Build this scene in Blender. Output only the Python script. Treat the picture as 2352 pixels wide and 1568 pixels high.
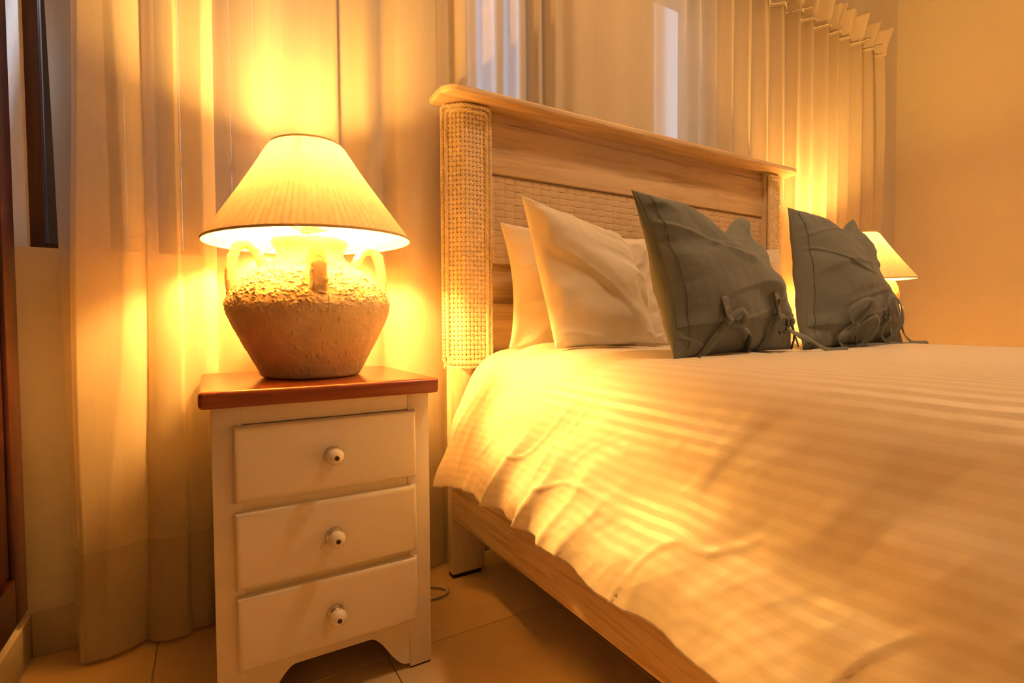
import bpy, bmesh, math
import numpy as np
from mathutils import Vector, Matrix, Euler

for o in list(bpy.data.objects):
    bpy.data.objects.remove(o)
scene = bpy.context.scene
COL = scene.collection

# ------------------------------------------------------------------ camera
CAM_Z = 0.80
yaw, pitch, roll = math.radians(30.37), math.radians(1.84), math.radians(-0.376)
fw = Vector((math.sin(yaw) * math.cos(pitch), math.cos(yaw) * math.cos(pitch), -math.sin(pitch)))
rt = Vector((math.cos(yaw), -math.sin(yaw), 0))
up = rt.cross(fw)
c_, s_ = math.cos(roll), math.sin(roll)
rt2, up2 = rt * c_ + up * s_, up * c_ - rt * s_
cam = bpy.data.cameras.new('camera')
cam.sensor_width = 36.0
cam.lens = 1185.0 / 2352 * 36.0
cam.clip_start = 0.02
camo = bpy.data.objects.new('camera', cam)
COL.objects.link(camo)
m = Matrix((rt2, up2, -fw)).transposed().to_4x4()
m.translation = (0, 0, CAM_Z)
camo.matrix_world = m
scene.camera = camo

# ------------------------------------------------------------------ world, exposure, room lights
world = bpy.data.worlds.new('dusk_sky')
scene.world = world
world.use_nodes = True
bgn = world.node_tree.nodes['Background']
bgn.inputs[0].default_value = (0.80, 0.82, 0.95, 1)
bgn.inputs[1].default_value = 1.4
vs = scene.view_settings
vs.view_transform = 'Standard'
vs.look = 'None'
vs.exposure = 0.15
vs.gamma = 1.0
vs.use_curve_mapping = False
scene.cycles.use_denoising = True
scene.cycles.adaptive_threshold = 0.02
scene.cycles.max_bounces = 8
scene.cycles.diffuse_bounces = 4
scene.cycles.transmission_bounces = 5
scene.cycles.transparent_max_bounces = 8
scene.cycles.caustics_reflective = False
scene.cycles.caustics_refractive = False
scene.cycles.sample_clamp_indirect = 40.0

BULB_STRENGTH = 1650.0
BULB_COLOR = (1.0, 0.50, 0.115)
CEIL_POWER = 15.0
CEIL_COLOR = (1.0, 0.60, 0.30)

def area_light(name, loc, rot, size, power, color):
    L = bpy.data.lights.new(name, 'AREA')
    L.shape = 'RECTANGLE'
    L.size, L.size_y = size
    L.energy = power
    L.color = color
    o = bpy.data.objects.new(name, L)
    o.location = loc
    o.rotation_euler = rot
    COL.objects.link(o)
    return o

CEIL_LAMP = (1.50, 0.58)
cl_light = area_light('ceiling_lamp_light', (CEIL_LAMP[0], CEIL_LAMP[1], 2.85), (0, 0, 0), (0.22, 0.22), CEIL_POWER, CEIL_COLOR)
cl_light.data.spread = math.radians(150)
# added cool fill spot without a lamp, brightens the left window's jamb
yl = bpy.data.lights.new('jamb_fill_light', 'SPOT')
yl.energy = 230.0
yl.color = (0.72, 0.80, 1.0)
yl.spot_size = math.radians(13)
yl.spot_blend = 0.7
yl.shadow_soft_size = 0.05
ylo = bpy.data.objects.new('jamb_fill_light', yl)
ylo.location = (0.35, 2.60, 2.75)
ylo.rotation_euler = (Vector((-0.42, 1.78, 1.46)) - Vector((0.35, 2.60, 2.75))).to_track_quat('-Z', 'Y').to_euler()
COL.objects.link(ylo)
# ------------------------------------------------------------------ helpers
def tag(o, label=None, cat=None, group=None, kind=None):
    if label: o['label'] = label
    if cat: o['category'] = cat
    if group: o['group'] = group
    if kind: o['kind'] = kind
    return o

def empty(name, loc, label=None, cat=None, group=None):
    o = bpy.data.objects.new(name, None)
    o.location = loc
    o.empty_display_size = 0.05
    COL.objects.link(o)
    return tag(o, label, cat, group)

def wloc(o):
    p = Vector(o.location)
    while o.parent:
        o = o.parent
        p += Vector(o.location)
    return p

def link(name, me, mat=None, parent=None, origin=None, smooth=None):
    """me holds world coordinates; moved into the parent's (or origin's) frame"""
    if parent is not None:
        off = wloc(parent)
    else:
        off = Vector(origin) if origin is not None else Vector((0, 0, 0))
    me.transform(Matrix.Translation(-off))
    o = bpy.data.objects.new(name, me)
    if parent is not None:
        o.parent = parent
    else:
        o.location = off
    COL.objects.link(o)
    if mat: me.materials.append(mat)
    if smooth is True:
        me.shade_smooth()
    elif smooth:
        me.shade_smooth()
        me.set_sharp_from_angle(angle=math.radians(smooth))
    return o

def bm_mesh(bm, name='mesh'):
    me = bpy.data.meshes.new(name)
    bmesh.ops.recalc_face_normals(bm, faces=bm.faces[:])
    bm.to_mesh(me)
    bm.free()
    return me

def add_box(bm, x0, x1, y0, y1, z0, z1, bevel=0.0, seg=2):
    r = bmesh.ops.create_cube(bm, size=1.0)
    vs_ = r['verts']
    for v in vs_:
        v.co = Vector(((x0 + x1) / 2 + v.co.x * (x1 - x0), (y0 + y1) / 2 + v.co.y * (y1 - y0), (z0 + z1) / 2 + v.co.z * (z1 - z0)))
    if bevel > 0:
        es = list({e for v in vs_ for e in v.link_edges})
        bmesh.ops.bevel(bm, geom=es, offset=bevel, segments=seg, profile=0.5, affect='EDGES')

def box_obj(name, dims, mat, parent=None, bevel=0.0, seg=2, origin=None):
    bm = bmesh.new()
    add_box(bm, *dims, bevel=bevel, seg=seg)
    return link(name, bm_mesh(bm, name), mat, parent, origin, smooth=40 if bevel else None)

def prism(bm, pts, axis, a, b):
    """extrude a 2-D polygon along an axis ('x': pts=(y,z), 'y': pts=(x,z), 'z': pts=(x,y))"""
    def mk(p, t):
        return {'x': (t, p[0], p[1]), 'y': (p[0], t, p[1]), 'z': (p[0], p[1], t)}[axis]
    va = [bm.verts.new(mk(p, a)) for p in pts]
    vb = [bm.verts.new(mk(p, b)) for p in pts]
    n = len(pts)
    bm.faces.new(va)
    bm.faces.new(vb[::-1])
    for i in range(n):
        bm.faces.new((va[i], vb[i], vb[(i + 1) % n], va[(i + 1) % n]))

def grid_mesh(name, P, closed_u=False, closed_v=False, uv=None):
    """P: (n, m, 3) array"""
    n, m_ = P.shape[:2]
    idx = np.arange(n * m_).reshape(n, m_)
    a = idx if closed_u else idx[:-1]
    b = np.roll(idx, -1, 0) if closed_u else idx[1:]
    if closed_v:
        a2, b2 = np.roll(a, -1, 1), np.roll(b, -1, 1)
    else:
        a2, b2, a, b = a[:, 1:], b[:, 1:], a[:, :-1], b[:, :-1]
    F = np.stack([a, b, b2, a2], -1).reshape(-1, 4)
    me = bpy.data.meshes.new(name)
    me.from_pydata(P.reshape(-1, 3).tolist(), [], F.tolist())
    if uv is not None:
        layer = me.uv_layers.new(name='cloth')
        U = uv.reshape(-1, 2)[F.reshape(-1)]
        layer.data.foreach_set('uv', U.astype(np.float32).reshape(-1))
    me.update()
    return me

def join_mesh(name, parts):
    """join meshes (no materials) into one"""
    bm = bmesh.new()
    for p in parts:
        bm.from_mesh(p)
        bpy.data.meshes.remove(p)
    me = bpy.data.meshes.new(name)
    bm.to_mesh(me)
    bm.free()
    return me

def lathe(name, prof, cx, cy, seg=64, fn=None):
    prof = np.array(prof, float)
    th = np.linspace(0, 2 * math.pi, seg, endpoint=False)
    P = np.zeros((len(prof), seg, 3))
    P[..., 0] = cx + prof[:, None, 0] * np.cos(th)[None]
    P[..., 1] = cy + prof[:, None, 0] * np.sin(th)[None]
    P[..., 2] = prof[:, None, 1]
    if fn is not None:
        P = fn(P, th)
    return grid_mesh(name, P, closed_v=True)

def spline(pts, n):
    """Catmull-Rom through pts, n samples evenly spaced by length"""
    p = np.array(pts, float)
    p = np.vstack([2 * p[0] - p[1], p, 2 * p[-1] - p[-2]])
    out = []
    for i in range(1, len(p) - 2):
        t = np.linspace(0, 1, 24, endpoint=False)[:, None]
        a, b, c, d = p[i - 1], p[i], p[i + 1], p[i + 2]
        out.append(0.5 * ((2 * b) + (-a + c) * t + (2 * a - 5 * b + 4 * c - d) * t ** 2 + (-a + 3 * b - 3 * c + d) * t ** 3))
    out.append(p[-2][None])
    q = np.vstack(out)
    L = np.concatenate([[0], np.cumsum(np.linalg.norm(np.diff(q, axis=0), axis=1))])
    s = np.linspace(0, L[-1], n)
    return np.stack([np.interp(s, L, q[:, k]) for k in range(q.shape[1])], 1)

def frames(path):
    T = np.gradient(path, axis=0)
    T /= np.linalg.norm(T, axis=1)[:, None] + 1e-12
    ref = np.array([0, 0, 1.0]) if abs(T[0][2]) < 0.9 else np.array([1.0, 0, 0])
    N = np.zeros_like(T)
    nvec = ref - T[0] * ref.dot(T[0])
    N[0] = nvec / np.linalg.norm(nvec)
    for i in range(1, len(T)):
        v = N[i - 1] - T[i] * N[i - 1].dot(T[i])
        N[i] = v / (np.linalg.norm(v) + 1e-12)
    return T, N, np.cross(T, N)

def tube_mesh(name, path, r, n=8, cap=True, flat=1.0):
    path = np.array(path, float)
    T, N, B = frames(path)
    a = np.linspace(0, 2 * math.pi, n, endpoint=False)
    rr = np.broadcast_to(np.array(r, float), (len(path),))
    P = path[:, None] + rr[:, None, None] * (np.cos(a)[None, :, None] * N[:, None] + flat * np.sin(a)[None, :, None] * B[:, None])
    me = grid_mesh(name, P, closed_v=True)
    if cap:
        bm = bmesh.new()
        bm.from_mesh(me)
        bmesh.ops.holes_fill(bm, edges=[e for e in bm.edges if e.is_boundary], sides=n)
        bm.to_mesh(me)
        bm.free()
    return me

def ribbon_mesh(name, path, width, facing, thick=0.0012):
    """flat band along a path; facing: (n,3) or (3,) direction the flat side looks to"""
    path = np.array(path, float)
    T = np.gradient(path, axis=0)
    T /= np.linalg.norm(T, axis=1)[:, None] + 1e-12
    Fv = np.broadcast_to(np.array(facing, float), path.shape)
    S = np.cross(T, Fv)
    S /= np.linalg.norm(S, axis=1)[:, None] + 1e-12
    Nn = np.cross(S, T)
    w = np.broadcast_to(np.array(width, float), (len(path),))[:, None] / 2
    prof = [(-1, -0.6), (-0.85, 1), (0, 1.4), (0.85, 1), (1, -0.6), (0, -1)]
    P = np.stack([path + S * w * a + Nn * thick * b for a, b in prof], 1)
    return grid_mesh(name, P, closed_v=True)

def _hash(ix, iy, iz, seed):
    h = (ix * 374761393 + iy * 668265263 + iz * 1274126177 + seed * 974711) & 0xffffffff
    h = ((h ^ (h >> 13)) * 1103515245) & 0xffffffff
    h = ((h ^ (h >> 16)) * 2246822519) & 0xffffffff
    return ((h ^ (h >> 15)) & 0xffffff) / 0xffffff * 2 - 1

def noise(x, y, z=0.0, seed=0):
    x, y, z = np.broadcast_arrays(np.asarray(x, float), np.asarray(y, float), np.asarray(z, float))
    xi, yi, zi = np.floor(x).astype(np.int64), np.floor(y).astype(np.int64), np.floor(z).astype(np.int64)
    fx, fy, fz = x - xi, y - yi, z - zi
    sm = lambda t: t * t * t * (t * (t * 6 - 15) + 10)
    fx, fy, fz = sm(fx), sm(fy), sm(fz)
    r = 0
    for dx in (0, 1):
        for dy in (0, 1):
            for dz in (0, 1):
                r = r + _hash(xi + dx, yi + dy, zi + dz, seed) * (fx if dx else 1 - fx) * (fy if dy else 1 - fy) * (fz if dz else 1 - fz)
    return r

def fbm(x, y, z=0.0, seed=0, oct=3):
    r, a = 0, 1.0
    for k in range(oct):
        r = r + a * noise(np.asarray(x) * 2 ** k, np.asarray(y) * 2 ** k, np.asarray(z) * 2 ** k, seed + k * 17)
        a *= 0.5
    return r

def sstep(a, b, x):
    t = np.clip((x - a) / (b - a), 0, 1)
    return t * t * (3 - 2 * t)

def copy_tree(o, parent=None):
    c = o.copy()
    COL.objects.link(c)
    if parent is not None:
        c.parent = parent
        c.matrix_parent_inverse = o.matrix_parent_inverse.copy()
    for ch in list(o.children):
        copy_tree(ch, c)
    return c

# ------------------------------------------------------------------ materials
def new_mat(name):
    mt = bpy.data.materials.new(name)
    mt.use_nodes = True
    nt = mt.node_tree
    return mt, nt, nt.nodes['Principled BSDF'], nt.nodes['Material Output']

def N_(nt, t, **kw):
    n = nt.nodes.new(t)
    for k, v in kw.items():
        setattr(n, k, v)
    return n

def obj_coords(nt, scale=(1, 1, 1), kind='Object'):
    tc = N_(nt, 'ShaderNodeTexCoord')
    mp = N_(nt, 'ShaderNodeMapping')
    mp.inputs['Scale'].default_value = scale
    nt.links.new(tc.outputs[kind], mp.inputs['Vector'])
    return mp.outputs[0]

def ramp(nt, fac, stops):
    r = N_(nt, 'ShaderNodeValToRGB')
    els = r.color_ramp.elements
    while len(els) < len(stops):
        els.new(0.5)
    for e, (p, c) in zip(els, stops):
        e.position = p
        e.color = (*c, 1)
    nt.links.new(fac, r.inputs[0])
    return r.outputs[0]

def noise_tex(nt, vec, scale, detail=4, rough=0.55, dist=0.0):
    n = N_(nt, 'ShaderNodeTexNoise')
    n.inputs['Scale'].default_value = scale
    n.inputs['Detail'].default_value = detail
    n.inputs['Roughness'].default_value = rough
    n.inputs['Distortion'].default_value = dist
    nt.links.new(vec, n.inputs['Vector'])
    return n.outputs['Fac']

def bump(nt, bsdf, h, strength, dist=0.002):
    b = N_(nt, 'ShaderNodeBump')
    b.inputs['Strength'].default_value = strength
    b.inputs['Distance'].default_value = dist
    nt.links.new(h, b.inputs['Height'])
    nt.links.new(b.outputs[0], bsdf.inputs['Normal'])

def mat_plain(name, col, rough=0.5, var=0.06, scale=6, bump_s=0.0, bump_scale=60, metallic=0.0, spec=0.5, coat=0.0):
    mt, nt, b, out = new_mat(name)
    v = obj_coords(nt)
    f = noise_tex(nt, v, scale)
    lo = tuple(max(0, c * (1 - var)) for c in col)
    hi = tuple(min(1, c * (1 + var)) for c in col)
    nt.links.new(ramp(nt, f, [(0.3, lo), (0.7, hi)]), b.inputs['Base Color'])
    b.inputs['Roughness'].default_value = rough
    b.inputs['Metallic'].default_value = metallic
    b.inputs['Specular IOR Level'].default_value = spec
    b.inputs['Coat Weight'].default_value = coat
    if bump_s:
        bump(nt, b, noise_tex(nt, v, bump_scale, 5), bump_s)
    return mt

def mat_wood(name, light, dark, axis='x', scale=1.0, rough=0.45, contrast=(0.35, 0.7), coat=0.0, bump_s=0.15):
    mt, nt, b, out = new_mat(name)
    st = {'x': (1.2, 14, 14), 'y': (14, 1.2, 14), 'z': (14, 14, 1.2)}[axis]
    v = obj_coords(nt, tuple(s * scale for s in st))
    f1 = noise_tex(nt, v, 2.2, 6, 0.6, 1.2)
    st2 = {'x': (2, 120, 120), 'y': (120, 2, 120), 'z': (120, 120, 2)}[axis]
    v2 = obj_coords(nt, tuple(s * scale for s in st2))
    f2 = noise_tex(nt, v2, 2.0, 3, 0.5)
    mx = N_(nt, 'ShaderNodeMath', operation='MULTIPLY_ADD')
    nt.links.new(f2, mx.inputs[0]); mx.inputs[1].default_value = 0.35; nt.links.new(f1, mx.inputs[2])
    sb = N_(nt, 'ShaderNodeMath', operation='SUBTRACT')
    nt.links.new(mx.outputs[0], sb.inputs[0]); sb.inputs[1].default_value = 0.17
    nt.links.new(ramp(nt, sb.outputs[0], [(contrast[0], dark), (contrast[1], light)]), b.inputs['Base Color'])
    b.inputs['Roughness'].default_value = rough
    b.inputs['Coat Weight'].default_value = coat
    b.inputs['Coat Roughness'].default_value = 0.25
    bump(nt, b, sb.outputs[0], bump_s, 0.002)
    return mt

def mat_cloth(name, col, rough=0.85, weave=700.0, bump_s=0.25, sheen=0.2, var=0.05):
    mt, nt, b, out = new_mat(name)
    v = obj_coords(nt)
    f = noise_tex(nt, v, 9, 3)
    nt.links.new(ramp(nt, f, [(0.3, tuple(c * (1 - var) for c in col)), (0.7, tuple(min(1, c * (1 + var)) for c in col))]), b.inputs['Base Color'])
    b.inputs['Roughness'].default_value = rough
    b.inputs['Sheen Weight'].default_value = sheen
    b.inputs['Specular IOR Level'].default_value = 0.25
    bump(nt, b, noise_tex(nt, v, weave, 2), bump_s, 0.0008)
    return mt

def mat_sheer(name, col, transp, transl=0.5):
    mt, nt, b, out = new_mat(name)
    nt.nodes.remove(b)
    v = obj_coords(nt, (60, 60, 2))
    f = noise_tex(nt, v, 3, 4)
    colr = ramp(nt, f, [(0.3, tuple(c * 0.95 for c in col)), (0.7, col)])
    d = N_(nt, 'ShaderNodeBsdfDiffuse'); t = N_(nt, 'ShaderNodeBsdfTranslucent'); tr = N_(nt, 'ShaderNodeBsdfTransparent')
    nt.links.new(colr, d.inputs[0]); nt.links.new(colr, t.inputs[0])
    m1 = N_(nt, 'ShaderNodeMixShader'); m1.inputs[0].default_value = transl
    m2 = N_(nt, 'ShaderNodeMixShader')
    ge = N_(nt, 'ShaderNodeNewGeometry')
    dt = N_(nt, 'ShaderNodeVectorMath', operation='DOT_PRODUCT')
    nt.links.new(ge.outputs['Normal'], dt.inputs[0]); nt.links.new(ge.outputs['Incoming'], dt.inputs[1])
    ab = N_(nt, 'ShaderNodeMath', operation='ABSOLUTE'); nt.links.new(dt.outputs['Value'], ab.inputs[0])
    mxx = N_(nt, 'ShaderNodeMath', operation='MAXIMUM'); nt.links.new(ab.outputs[0], mxx.inputs[0]); mxx.inputs[1].default_value = 0.12
    dv_ = N_(nt, 'ShaderNodeMath', operation='DIVIDE'); dv_.inputs[0].default_value = 1.0; nt.links.new(mxx.outputs[0], dv_.inputs[1])
    pw = N_(nt, 'ShaderNodeMath', operation='POWER'); pw.inputs[0].default_value = transp; nt.links.new(dv_.outputs[0], pw.inputs[1])
    nt.links.new(pw.outputs[0], m2.inputs[0])
    nt.links.new(d.outputs[0], m1.inputs[1]); nt.links.new(t.outputs[0], m1.inputs[2])
    nt.links.new(m1.outputs[0], m2.inputs[1]); nt.links.new(tr.outputs[0], m2.inputs[2])
    nt.links.new(m2.outputs[0], out.inputs[0])
    return mt

M = {}
M['wall'] = mat_plain('painted_plaster_wall', (0.80, 0.74, 0.64), 0.75, 0.03, 3, 0.35, 28, spec=0.3)
M['wall_side'] = mat_plain('smooth_painted_wall', (0.80, 0.72, 0.58), 0.6, 0.02, 2, 0.05, 40, spec=0.3)
M['ceiling'] = mat_plain('ceiling_paint', (0.82, 0.78, 0.70), 0.8, 0.02)
M['tile'] = mat_plain('cream_floor_tile', (0.68, 0.49, 0.27), 0.26, 0.07, 4, 0.03, 20, spec=0.5)
M['grout'] = mat_plain('tile_grout', (0.36, 0.28, 0.19), 0.9, 0.1, 30, 0.2, 200)
M['base'] = mat_plain('baseboard_tile', (0.60, 0.50, 0.37), 0.35, 0.05, 5)
M['door'] = mat_wood('dark_red_door_wood', (0.060, 0.011, 0.008), (0.024, 0.005, 0.004), 'z', 0.6, 0.4, coat=0.3)
M['shutter'] = mat_wood('dark_brown_shutter_wood', (0.085, 0.032, 0.010), (0.050, 0.018, 0.006), 'z', 0.7, 0.55)
M['fence'] = mat_plain('dark_stained_fence_wood', (0.040, 0.015, 0.005), 0.8, 0.15, 4, spec=0.05)
M['yard'] = mat_plain('dark_yard_paving', (0.10, 0.09, 0.07), 0.9, 0.1)
M['white_paint'] = mat_plain('white_furniture_paint', (0.80, 0.73, 0.62), 0.32, 0.02, 5, 0.03, 30)
M['slab'] = mat_wood('red_brown_varnished_wood', (0.36, 0.085, 0.022), (0.20, 0.04, 0.012), 'x', 0.8, 0.28, coat=0.25, bump_s=0.1)
M['pine'] = mat_wood('pale_washed_pine', (0.78, 0.60, 0.38), (0.55, 0.37, 0.19), 'x', 0.9, 0.5, (0.30, 0.62))
M['pine_streak'] = mat_wood('streaked_washed_pine', (0.80, 0.62, 0.40), (0.54, 0.37, 0.20), 'x', 1.0, 0.5, (0.24, 0.50), bump_s=0.3)
M['pine_z'] = mat_wood('pale_post_pine', (0.82, 0.68, 0.48), (0.70, 0.54, 0.34), 'z', 0.8, 0.5, (0.3, 0.6))
M['pine_y'] = mat_wood('grained_rail_pine', (0.82, 0.61, 0.33), (0.52, 0.31, 0.12), 'y', 0.9, 0.42, (0.30, 0.56))
M['rattan'] = mat_plain('cream_rattan', (0.80, 0.66, 0.44), 0.5, 0.10, 30, 0.2, 150)
M['rattan_wide'] = mat_plain('wide_cream_rattan', (0.74, 0.57, 0.36), 0.5, 0.06, 20, 0.15, 120)
M['stucco'] = mat_plain('rough_cream_stucco', (0.74, 0.60, 0.40), 0.85, 0.10, 25, 0.6, 120, spec=0.2)
M['metal'] = mat_plain('brushed_chrome', (0.65, 0.62, 0.56), 0.22, 0.05, metallic=1.0)
M['dark_metal'] = mat_plain('dark_screw_metal', (0.10, 0.08, 0.06), 0.35, 0.05, metallic=1.0)
M['brass'] = mat_plain('brass_fitting', (0.75, 0.55, 0.25), 0.35, 0.05, metallic=1.0)
M['porcelain'] = mat_plain('white_porcelain', (0.84, 0.78, 0.70), 0.12, 0.01)
M['black'] = mat_plain('black_rubber', (0.02, 0.018, 0.016), 0.6, 0.1)
M['cable'] = mat_plain('white_cable_plastic', (0.62, 0.55, 0.45), 0.4, 0.05)
M['linen'] = mat_cloth('grey_olive_linen', (0.165, 0.185, 0.180), 0.9, 500, 0.35, 0.25, 0.06)
M['seam'] = mat_cloth('dark_seam_thread', (0.05, 0.05, 0.045))
M['cotton'] = mat_cloth('white_cotton', (0.80, 0.72, 0.60), 0.8, 900, 0.1, 0.1, 0.02)
M['sheer'] = mat_sheer('sheer_ivory_curtain', (0.90, 0.80, 0.62), 0.30, 0.42)
M['header'] = mat_sheer('gathered_curtain_header_cloth', (0.86, 0.76, 0.60), 0.02, 0.3)
M['hem'] = mat_sheer('double_hem_cloth', (0.86, 0.77, 0.61), 0.40, 0.42)

def mat_duvet():
    mt, nt, b, out = new_mat('satin_stripe_cotton')
    uv = N_(nt, 'ShaderNodeUVMap', uv_map='cloth')
    sep = N_(nt, 'ShaderNodeSeparateXYZ')
    nt.links.new(uv.outputs[0], sep.inputs[0])
    mul = N_(nt, 'ShaderNodeMath', operation='MULTIPLY'); mul.inputs[1].default_value = 1 / 0.024
    nt.links.new(sep.outputs[0], mul.inputs[0])
    fr = N_(nt, 'ShaderNodeMath', operation='FRACT'); nt.links.new(mul.outputs[0], fr.inputs[0])
    st = ramp(nt, fr.outputs[0], [(0.0, (0, 0, 0)), (0.47, (0, 0, 0)), (0.53, (1, 1, 1)), (0.97, (1, 1, 1))])
    mx = N_(nt, 'ShaderNodeMix', data_type='RGBA')
    nt.links.new(st, mx.inputs['Factor'])
    mx.inputs['A'].default_value = (0.776, 0.688, 0.558, 1)
    mx.inputs['B'].default_value = (0.81, 0.725, 0.595, 1)
    nt.links.new(mx.outputs['Result'], b.inputs['Base Color'])
    rr = N_(nt, 'ShaderNodeMapRange'); rr.inputs['To Min'].default_value = 0.75; rr.inputs['To Max'].default_value = 0.52
    nt.links.new(st, rr.inputs['Value'])
    nt.links.new(rr.outputs[0], b.inputs['Roughness'])
    sp_ = N_(nt, 'ShaderNodeMapRange'); sp_.inputs['To Min'].default_value = 0.05; sp_.inputs["To Max"].default_value = 0.70
    nt.links.new(st, sp_.inputs['Value']); nt.links.new(sp_.outputs[0], b.inputs['Specular IOR Level'])
    v = obj_coords(nt)
    bump(nt, b, noise_tex(nt, v, 45, 4, 0.6, 0.6), 0.05, 0.005)
    return mt
M['duvet'] = mat_duvet()

def mat_shade():
    mt, nt, b, out = new_mat('pleated_shade_cloth')
    nt.nodes.remove(b)
    v = obj_coords(nt, (1, 1, 0.3))
    f = noise_tex(nt, v, 70, 3)
    colr = ramp(nt, f, [(0.3, (0.80, 0.64, 0.41)), (0.7, (0.88, 0.75, 0.52))])
    d = N_(nt, 'ShaderNodeBsdfDiffuse'); t = N_(nt, 'ShaderNodeBsdfTranslucent'); g = N_(nt, 'ShaderNodeBsdfGlossy')
    g.inputs['Roughness'].default_value = 0.15
    nt.links.new(colr, d.inputs[0]); nt.links.new(colr, t.inputs[0])
    m1 = N_(nt, 'ShaderNodeMixShader'); m1.inputs[0].default_value = 0.040
    nt.links.new(d.outputs[0], m1.inputs[1]); nt.links.new(t.outputs[0], m1.inputs[2])
    m2 = N_(nt, 'ShaderNodeMixShader'); m2.inputs[0].default_value = 0.035
    nt.links.new(m1.outputs[0], m2.inputs[1]); nt.links.new(g.outputs[0], m2.inputs[2])
    nt.links.new(m2.outputs[0], out.inputs[0])
    return mt
M['shade'] = mat_shade()
M['trim'] = mat_plain('shade_edge_tape', (0.70, 0.52, 0.28), 0.7, 0.05)

def mat_emit(name, col, s):
    mt, nt, b, out = new_mat(name)
    nt.nodes.remove(b)
    e = N_(nt, 'ShaderNodeEmission')
    e.inputs[0].default_value = (*col, 1)
    e.inputs[1].default_value = s
    nt.links.new(e.outputs[0], out.inputs[0])
    return mt
M['bulb'] = mat_emit('glowing_bulb', BULB_COLOR, BULB_STRENGTH)
M['diffuser'] = mat_emit('ceiling_lamp_diffuser', CEIL_COLOR, 3.0)

def mat_glass():
    mt, nt, b, out = new_mat('window_glass')
    nt.nodes.remove(b)
    t = N_(nt, 'ShaderNodeBsdfTransparent'); g = N_(nt, 'ShaderNodeBsdfGlossy')
    g.inputs['Roughness'].default_value = 0.02
    t.inputs[0].default_value = (0.92, 0.95, 0.97, 1)
    fre = N_(nt, 'ShaderNodeFresnel'); fre.inputs[0].default_value = 1.15
    mx = N_(nt, 'ShaderNodeMixShader')
    nt.links.new(fre.outputs[0], mx.inputs[0]); nt.links.new(t.outputs[0], mx.inputs[1]); nt.links.new(g.outputs[0], mx.inputs[2])
    nt.links.new(mx.outputs[0], out.inputs[0])
    return mt
M['glass'] = mat_glass()

# ------------------------------------------------------------------ the room
XL, XR, YB, YF, ZC = -0.40, 3.87, 1.66, -2.20, 2.95
def struct(name, bm, mat, parent=None, label=None, smooth=None):
    o = link(name, bm_mesh(bm, name), mat, parent, None, smooth)
    if parent is None: o['kind'] = 'structure'
    if label: o['label'] = label
    return o

T = 0.19
W1 = (XL, 0.58, 0.995, 2.36)          # window openings in the back wall
W2 = (0.80, 1.15, 0.995, 2.36)
W4 = (1.70, 2.06, 0.995, 2.36)
bm = bmesh.new()
def wall_with_holes(bm, x0, x1, z0, z1, holes, y0, y1):
    xs = sorted({x0, x1, *[h[0] for h in holes], *[h[1] for h in holes]})
    zs = sorted({z0, z1, *[h[2] for h in holes], *[h[3] for h in holes]})
    for i in range(len(xs) - 1):
        for j in range(len(zs) - 1):
            mx, mz = (xs[i] + xs[i + 1]) / 2, (zs[j] + zs[j + 1]) / 2
            if any(h[0] < mx < h[1] and h[2] < mz < h[3] for h in holes):
                continue
            add_box(bm, xs[i], xs[i + 1], y0, y1, zs[j], zs[j + 1])
    bmesh.ops.remove_doubles(bm, verts=bm.verts[:], dist=1e-5)
    dup = {}
    for f in bm.faces:
        k = tuple(round(c, 4) for c in f.calc_center_median())
        dup.setdefault(k, []).append(f)
    bmesh.ops.delete(bm, geom=[f for v in dup.values() if len(v) > 1 for f in v], context='FACES_ONLY')
wall_with_holes(bm, XL - T, XR + T, 0, ZC, [W1, W2, W4], YB, YB + T)
struct('wall_back', bm, M['wall'], label='plastered back wall behind the long sheer curtains')
bm = bmesh.new(); add_box(bm, XL - T, XL, YF, YB, 0, ZC); struct('wall_left', bm, M['wall'], label='plastered wall at the left carrying the dark door')
bm = bmesh.new(); add_box(bm, XR, XR + T, YF, YB, 0, ZC); struct('wall_right', bm, M['wall_side'], label='smooth lamp-lit wall beyond the bed')
W3 = (2.45, 3.25, 1.45, 2.35)  # window opening added in the unseen wall to let in cool fill
bm = bmesh.new(); wall_with_holes(bm, XL - T, XR + T, 0, ZC, [W3], YF - T, YF); struct('wall_front', bm, M['wall_side'], label='painted wall opposite the bed head')
bm = bmesh.new(); add_box(bm, XL - T, XR + T, YF - T, YB + T, ZC, ZC + 0.1); struct('ceiling', bm, M['ceiling'], label='plain painted ceiling')
bm = bmesh.new(); add_box(bm, XL - T, XR + T, YF - T, YB + T, -0.10, -0.004)
floor = struct('floor', bm, M['grout'], label='floor of large cream tiles with thin joints')
TS = 0.4855
tile_meshes = {}
for i in range(-1, 10):
    for j in range(-1, 8):
        x0, x1 = -0.13 + (i - 1) * TS, -0.13 + i * TS
        y1, y0 = 1.206 + TS - j * TS, 1.206 - j * TS
        x0, x1, y0, y1 = max(x0, XL), min(x1, XR), max(y0, YF), min(y1, YB)
        if x1 - x0 < 0.01 or y1 - y0 < 0.01: continue
        w, d = round(x1 - x0, 4), round(y1 - y0, 4)
        if (w, d) not in tile_meshes:
            b2 = bmesh.new(); add_box(b2, 0.001, w - 0.001, 0.001, d - 0.001, -0.0045, 0, 0.0012, 1)
            me = bm_mesh(b2, 'floor_tile'); me.materials.append(M['tile'])
            tile_meshes[(w, d)] = me
        o = bpy.data.objects.new('floor_tile', tile_meshes[(w, d)])
        o.parent = floor; o.location = (x0, y0, 0); COL.objects.link(o)

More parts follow.
